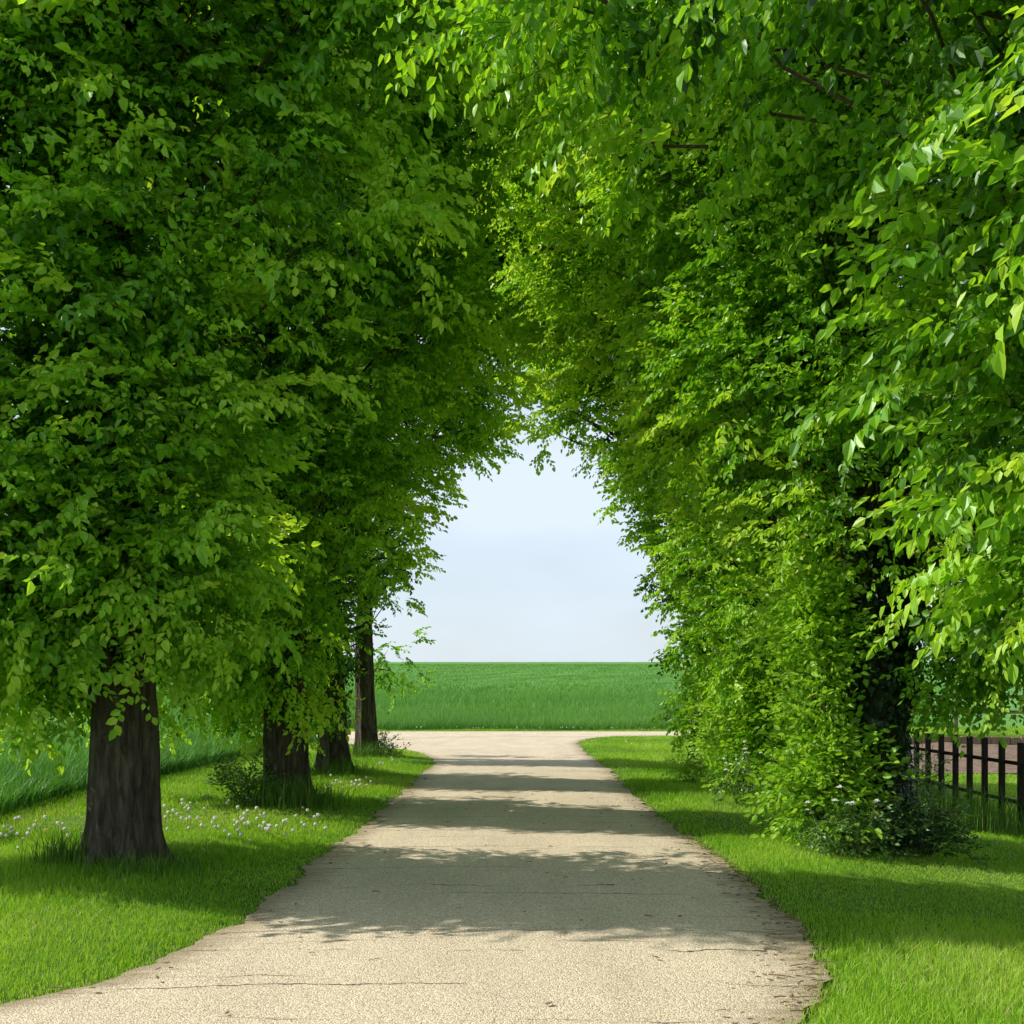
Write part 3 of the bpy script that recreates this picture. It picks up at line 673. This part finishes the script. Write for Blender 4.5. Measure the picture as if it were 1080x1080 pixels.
def tuft(x, y, r, h, n, label):
    px = x + rng.normal(0, r, n); py = y + rng.normal(0, r * 0.7, n)
    o = blades('grass_tuft', np.stack([px - x, py - y, zg(px, py) - float(zg(x, y)) - 0.01], 1), h * rng.uniform(0.5, 1.2, n), rng.uniform(0.006, 0.012, n), M_tuft, lean=0.35, tint=np.clip(rng.normal(0.45, 0.22, n), 0, 1))
    o.location = (x, y, float(zg(x, y))); tag(o, label, 'grass tuft')
tuft(-3.93, 9.5, 0.12, 0.36, 260, 'tall grass tuft against the left side of the nearest left hand trunk')
tuft(-3.2, 9.28, 0.25, 0.2, 300, 'low dark grass tuft in front of the nearest left hand trunk')
tuft(-3.05, 14.75, 0.33, 0.42, 800, 'broad tall grass tuft in front of the second left hand trunk')
tuft(-3.3, 19.9, 0.3, 0.35, 400, 'grass tuft around the third left hand trunk')
tuft(-3.55, 25.6, 0.3, 0.4, 400, 'dry tipped grass tuft around the farthest left hand trunk')
tuft(6.3, 15.8, 0.5, 0.6, 900, 'tall seeding grass in front of the dark paling fence')

# cow parsley with white umbels
def cow_parsley(x, y, h, label):
    root = empty('cow_parsley', (x, y, float(zg(x, y)))); tag(root, label, 'flowering plant', 'cow parsley on the right hand verge')
    mb = MB(); ends = []
    for k in range(6):
        a = rng.uniform(0, 2 * PI); s = np.linspace(0, 1, 5); l = h * rng.uniform(0.7, 1.05)
        p = np.stack([np.cos(a) * 0.22 * s, np.sin(a) * 0.22 * s, l * s], 1); mb.tube(p, 0.006 * (1 - 0.5 * s), seg=5, cap=False); ends.append(p[-1])
    mb.build('stems', M_stem, root)
    for e in ends:
        # a lumpy flat-topped umbel
        th_ = np.arange(14) / 14 * 2 * PI; fv = [e + np.array([0, 0, 0.012])]; ft = []; fq = []
        R_ = rng.uniform(0.02, 0.034)
        for ring in (0.4, 0.75, 1.0):
            for j in range(14):
                r_ = R_ * ring * (1 + (0.35 * rng.random() if ring == 1 else 0))
                fv.append(e + np.array([math.cos(th_[j]) * r_, math.sin(th_[j]) * r_, 0.012 - 0.016 * ring ** 2 + rng.normal(0, 0.005)]))
        for j in range(14):
            k2 = (j + 1) % 14; ft.append((0, 1 + j, 1 + k2))
            for r in range(2): fq.append((1 + r * 14 + j, 1 + (r + 1) * 14 + j, 1 + (r + 1) * 14 + k2, 1 + r * 14 + k2))
        build_mesh('flower_head', np.array(fv), fq, ft, [M_white], root)
    cc = rng.normal(0, 0.07, (9, 3)); cc[:, 2] = rng.uniform(0.1, h * 0.6, 9)
    dd = cc * np.array([1, 1, 0.2]); dd /= np.linalg.norm(dd, axis=1)[:, None]
    foliage('foliage', cc, dd, T_weed, [M_weed, M_twig], root, per=2, spread=0.06, stalk=0, tint_base=0.7)
cow_parsley(3.35, 15.6, 0.95, 'cow parsley in front of the dark hollow, tallest of the stand')
cow_parsley(3.05, 15.7, 0.7, 'short cow parsley left of the tallest one by the hollow')
cow_parsley(3.7, 15.4, 0.8, 'cow parsley right of the tallest one by the hollow')
cow_parsley(3.35, 10.95, 0.75, 'cow parsley at the foot of the ivy clad trunk')
cow_parsley(3.05, 11.0, 0.55, 'short cow parsley just left of the one at the ivy clad trunk')

# ------------------------------------------------------------ dandelions
def clock_mesh():
    mb = MB(); s = np.linspace(0, 1, 4)
    mb.tube(np.stack([0.01 * s, 0 * s, 0.17 * s], 1), 0.0028, seg=5, cap=False)
    c = np.array([0.01, 0, 0.18]); nst = len(np.vstack(mb.q))
    n = 90; i = np.arange(n) + 0.5; ph = np.arccos(1 - 2 * i / n); th = PI * (1 + 5 ** 0.5) * i
    d = np.stack([np.cos(th) * np.sin(ph), np.sin(th) * np.sin(ph), np.cos(ph)], 1)
    for k in range(n):   # every pappus: a small tilted star at the end of a hair
        a = np.cross(d[k], [0.3, 0.5, 0.8]); a /= np.linalg.norm(a); b = np.cross(d[k], a); R_ = 0.027; w = 0.0062
        p = c + d[k] * R_; q = c + d[k] * 0.006
        mb.add([p + a * w, p + b * w, p - a * w, p - b * w, q], None, [(0, 1, 2), (0, 2, 3), (4, 0, 2)])
    q = np.vstack(mb.q); t_ = np.vstack(mb.t)
    return build_mesh('dandelion_clock', np.vstack(mb.v), q, t_, [M_stem, M_white], midx=np.concatenate([np.zeros(len(q)), np.ones(len(t_))]))
def flower_mesh():
    mb = MB(); s = np.linspace(0, 1, 4)
    mb.tube(np.stack([0.01 * s, 0 * s, 0.10 * s], 1), 0.003, seg=5, cap=False)
    for ring, (ri, zz, m) in enumerate([(0.025, 0.106, 16), (0.02, 0.112, 13), (0.012, 0.117, 9)]):
        for k in range(m):
            a = k / m * 2 * PI + ring; da = 0.16
            mb.add([(0.01, 0, zz - 0.004), (0.01 + math.cos(a - da) * ri, math.sin(a - da) * ri, zz), (0.01 + math.cos(a) * ri * 1.08, math.sin(a) * ri * 1.08, zz + 0.001), (0.01 + math.cos(a + da) * ri, math.sin(a + da) * ri, zz)], [(0, 1, 2, 3)])
    q = np.vstack(mb.q); midx = np.zeros(len(q)); midx[15:] = 1
    return build_mesh('dandelion_flower', np.vstack(mb.v), q, None, [M_stem, M_yellow], midx=midx)
clock0 = clock_mesh(); flower0 = flower_mesh(); used = {'c': False, 'f': False}
def plant(kind, x, y, label, group):
    src = clock0 if kind == 'c' else flower0
    if used[kind]:
        o = src.copy(); col.objects.link(o)
    else: o = src; used[kind] = True
    o.location = (x, y, float(zg(x, y)) - 0.01); o.rotation_euler = (rng.normal(0, .1), rng.normal(0, .1), rng.uniform(0, 6))
    s = rng.uniform(0.5, 0.85); o.scale = (s, s, s)
    tag(o, label, 'dandelion', group)
for (cx_, cy_, sx, sy, nc_, nf_, where) in [(-2.95, 12.2, 0.5, 0.6, 58, 14, 'in the patch between the two nearest left hand trunks'),
                                   (-5.0, 11.3, 0.6, 0.8, 50, 7, 'left of the nearest left hand trunk'),
                                   (-3.9, 13.6, 0.5, 0.7, 26, 5, 'on the grass before the second left hand trunk'),
                                   (-2.75, 17.2, 0.22, 0.6, 22, 3, 'beyond the second left hand trunk'),
                                   (-2.6, 22, 0.3, 2.2, 8, 7, 'on the far left verge'),
                                   (2.9, 31.5, 0.5, 1.6, 3, 12, 'on the far right verge'),
                                   (0.6, 44.1, 3.6, 0.18, 34, 8, 'on the strip below the rising field')]:
    for k in range(nc_ + nf_):
        x = cx_ + rng.normal(0, sx); y = cy_ + rng.normal(0, sy)
        if road_dist(x, y) < 0.12: continue
        if k < nc_: plant('c', x, y, 'white dandelion seed head ' + where, 'white dandelion clocks ' + where)
        else: plant('f', x, y, 'yellow dandelion flower ' + where, 'yellow dandelions ' + where)
plant('c', -3.95, 8.05, 'lone white dandelion seed head in the shade near the left picture edge', None)
plant('c', -2.42, 12.9, 'lone white dandelion seed head close to the left edge of the drive', None)

# ------------------------------------------------------- fence and garden
fence = empty('paling_fence', (7.15, 16.5, float(zg(7.15, 16.5)))); tag(fence, 'dark stained fence of square upright posts on the right behind the ivy clad tree', 'fence')
for k in range(-3, 10):
    mb = MB(); y = 0.6 * k
    hgt = 1.3 + rng.normal(0, 0.012)
    mb.box((rng.normal(0, 0.008), y, hgt / 2 - 0.05), (0.078, 0.078, hgt + 0.1), rz=rng.normal(0, 0.05), bev=0.006)
    mb.build('post', M_post, fence)
for zz in (0.42, 0.98):
    mb = MB(); mb.box((0.06, 1.8, zz), (0.03, 7.8, 0.055), bev=0.004); mb.build('rail', M_post, fence)

def edging(x0, y0, x1, y1, h, n, label):
    root = empty('timber_edging', ((x0 + x1) / 2, (y0 + y1) / 2, float(zg((x0 + x1) / 2, (y0 + y1) / 2)))); tag(root, label, 'garden edging')
    L_ = math.hypot(x1 - x0, y1 - y0); a = math.atan2(y1 - y0, x1 - x0); root.rotation_euler = (0, 0, a)
    for k in range(n):
        mb = MB(); mb.box(((k + 0.5) / n * L_ - L_ / 2, rng.normal(0, 0.01), h / 2 - 0.1 + rng.normal(0, 0.008)), (L_ / n * 0.94, 0.09, h + 0.2), bev=0.008); mb.build('sleeper', M_timber, root)
edging(8.7, 19.9, 13.0, 19.9, 0.16, 12, 'low row of short timber sleepers edging the lawn behind the paling fence')
edging(9.4, 32.6, 17.0, 32.6, 0.34, 26, 'timber sleeper wall at the back of the bare garden bed')
bx_, by_ = np.meshgrid(np.linspace(8.4, 19, 40), np.linspace(27.6, 32.5, 24))
bz = zg(bx_, by_) + 0.03 + 0.05 * vnoise(bx_ * 2.5, by_ * 2.5, 51) * smooth((by_ - 27.6) / 0.6) + 0.10 * smooth((by_ - 28) / 4)
bed = build_mesh('garden_bed', np.stack([bx_, by_, bz], -1), grid_quads(*bx_.shape), mats=[M_bed], smooth_shade=True); tag(bed, kind='structure')
rf = empty('rail_fence', (12, 36, float(zg(12, 36)))); tag(rf, 'thin brown post and rail fence far off above the sleeper wall', 'fence')
for x in (-1.4, 2.1, 5.6):
    mb = MB(); mb.box((x, 0, 0.62), (0.11, 0.11, 1.5), bev=0.01); mb.build('post', M_timber, rf)
for zz in (0.55, 1.05):
    mb = MB(); mb.box((2.4, 0.07, zz), (8.6, 0.035, 0.11), bev=0.006); mb.build('rail', M_timber, rf)

# litter: dead twigs and bits along the right road edge, scattered on the drive
mb = MB()
for k in range(420):
    if k < 330:
        y = rng.uniform(5.2, 12) if k < 260 else rng.uniform(12, 24); x = float(xr(y)) - abs(rng.normal(0, 0.13)) + 0.04
    elif k < 380: y = rng.uniform(5.5, 20); x = float(xl(y)) + abs(rng.normal(0, 0.1))
    else: y = rng.uniform(5.4, 22); x = rng.uniform(-1.7, 1.7)
    l = rng.uniform(0.015, 0.07) if k % 9 else rng.uniform(0.08, 0.16); a = rng.normal(0.0, 0.6); rr_ = rng.uniform(0.0015, 0.004)
    zc = 0.012 + 0.02
    dx, dy = math.cos(a) * l / 2, math.sin(a) * l / 2
    mb.tube([(x - dx, y - dy, zc), (x, y, zc + rng.uniform(0, 0.006)), (x + dx, y + dy, zc)], [rr_, rr_, rr_ * .6], seg=4)
for k in range(140):
    if k < 90: y = rng.uniform(5.2, 16); x = float(xr(y)) - abs(rng.normal(0, 0.28)); 
    elif k < 115: y = rng.uniform(5.5, 16); x = float(xl(y)) + abs(rng.normal(0, 0.28))
    else: y = rng.uniform(5.3, 18); x = rng.uniform(-1.7, 1.7)
    T = leaf_template(rng.uniform(0.03, 0.06), rng.uniform(0.02, 0.035), rng.uniform(0, 0.6), rng.uniform(-0.3, 0.3)); a = rng.uniform(0, 6.28)
    mb.add(np.stack([T[:, 0] * math.cos(a) - T[:, 1] * math.sin(a) + x, T[:, 0] * math.sin(a) + T[:, 1] * math.cos(a) + y, np.abs(T[:, 2]) + 0.036], 1), LQ)
o = mb.build('twig_litter', M_litter); tag(o, 'dry brown twigs and leaf bits strewn along the edge of the drive', 'litter', kind='stuff')

# ------------------------------------------------------------- light
EL = math.radians(39); AZ = math.atan2(-0.995, 0.10)       # sun azimuth measured from +Y towards +X
S = Vector((math.sin(AZ) * math.cos(EL), math.cos(AZ) * math.cos(EL), math.sin(EL)))
sl = bpy.data.lights.new('sun', 'SUN'); sl.energy = 5.0; sl.angle = math.radians(0.5); sl.color = (1.0, 0.965, 0.90)
so = bpy.data.objects.new('sun', sl); col.objects.link(so); so.rotation_euler = (-S).to_track_quat('-Z', 'Y').to_euler(); so.location = S * 60
w = bpy.data.worlds.new('World'); scene.world = w; w.use_nodes = True
N, L = w.node_tree.nodes, w.node_tree.links; N.clear()
sky = node(N, 'ShaderNodeTexSky', sky_type='NISHITA'); sky.sun_disc = False; sky.sun_elevation = EL; sky.sun_rotation = AZ % (2 * PI)
sky.air_density = 1.0; sky.dust_density = 1.2; sky.ozone_density = 1.2
tc = node(N, 'ShaderNodeTexCoord'); mp = node(N, 'ShaderNodeMapping'); mp.inputs['Scale'].default_value = (1.5, 1.5, 4.0); L.new(tc.outputs['Generated'], mp.inputs[0])
nz = node(N, 'ShaderNodeTexNoise', i_Scale=2.2, i_Detail=5.0, i_Roughness=0.5); L.new(mp.outputs[0], nz.inputs['Vector'])
rp = ramp(N, [(0.36, (0.6, 0.6, 0.6)), (0.66, (1.0, 1.0, 1.0))]); L.new(nz.outputs[0], rp.inputs[0])
mx = node(N, 'ShaderNodeMix', data_type='RGBA'); 
sx = node(N, 'ShaderNodeSeparateXYZ'); L.new(tc.outputs['Generated'], sx.inputs[0])
hz_ = node(N, 'ShaderNodeMapRange', interpolation_type='SMOOTHSTEP'); hz_.inputs['From Min'].default_value = 0.15; hz_.inputs['From Max'].default_value = 0.75
hz_.inputs['To Min'].default_value = 1.0; hz_.inputs['To Max'].default_value = 0.4; L.new(sx.outputs[2], hz_.inputs[0])
hm = node(N, 'ShaderNodeMath', operation='MULTIPLY'); L.new(rp.outputs[0], hm.inputs[0]); L.new(hz_.outputs[0], hm.inputs[1])
L.new(hm.outputs[0], mx.inputs[0]); L.new(sky.outputs[0], mx.inputs[6]); mx.inputs[7].default_value = (5.35, 6.1, 6.9, 1)
bg = node(N, 'ShaderNodeBackground', i_Strength=0.15); L.new(mx.outputs[2], bg.inputs[0])
wo = node(N, 'ShaderNodeOutputWorld'); L.new(bg.outputs[0], wo.inputs[0])

# ------------------------------------------------------------- camera
cam = bpy.data.cameras.new('camera'); cam.sensor_width = 36; cam.lens = 39.0; cam.clip_end = 9000; cam.clip_start = 0.05
cam.shift_y = 188 / 1080; cam.shift_x = -10 / 1080
co = bpy.data.objects.new('camera', cam); col.objects.link(co); co.location = (0, 0, 1.6); co.rotation_euler = (math.radians(90), 0, 0)
scene.camera = co
scene.view_settings.view_transform = 'Standard'; scene.view_settings.look = 'None'; scene.view_settings.exposure = 0; scene.view_settings.gamma = 1
scene.render.engine = 'CYCLES'
c = scene.cycles
c.max_bounces = 7; c.diffuse_bounces = 5; c.glossy_bounces = 1; c.transmission_bounces = 3; c.use_adaptive_sampling = True; c.adaptive_threshold = 0.02; c.transparent_max_bounces = 4
c.use_denoising = True; c.sample_clamp_indirect = 6; c.caustics_reflective = False; c.caustics_refractive = False
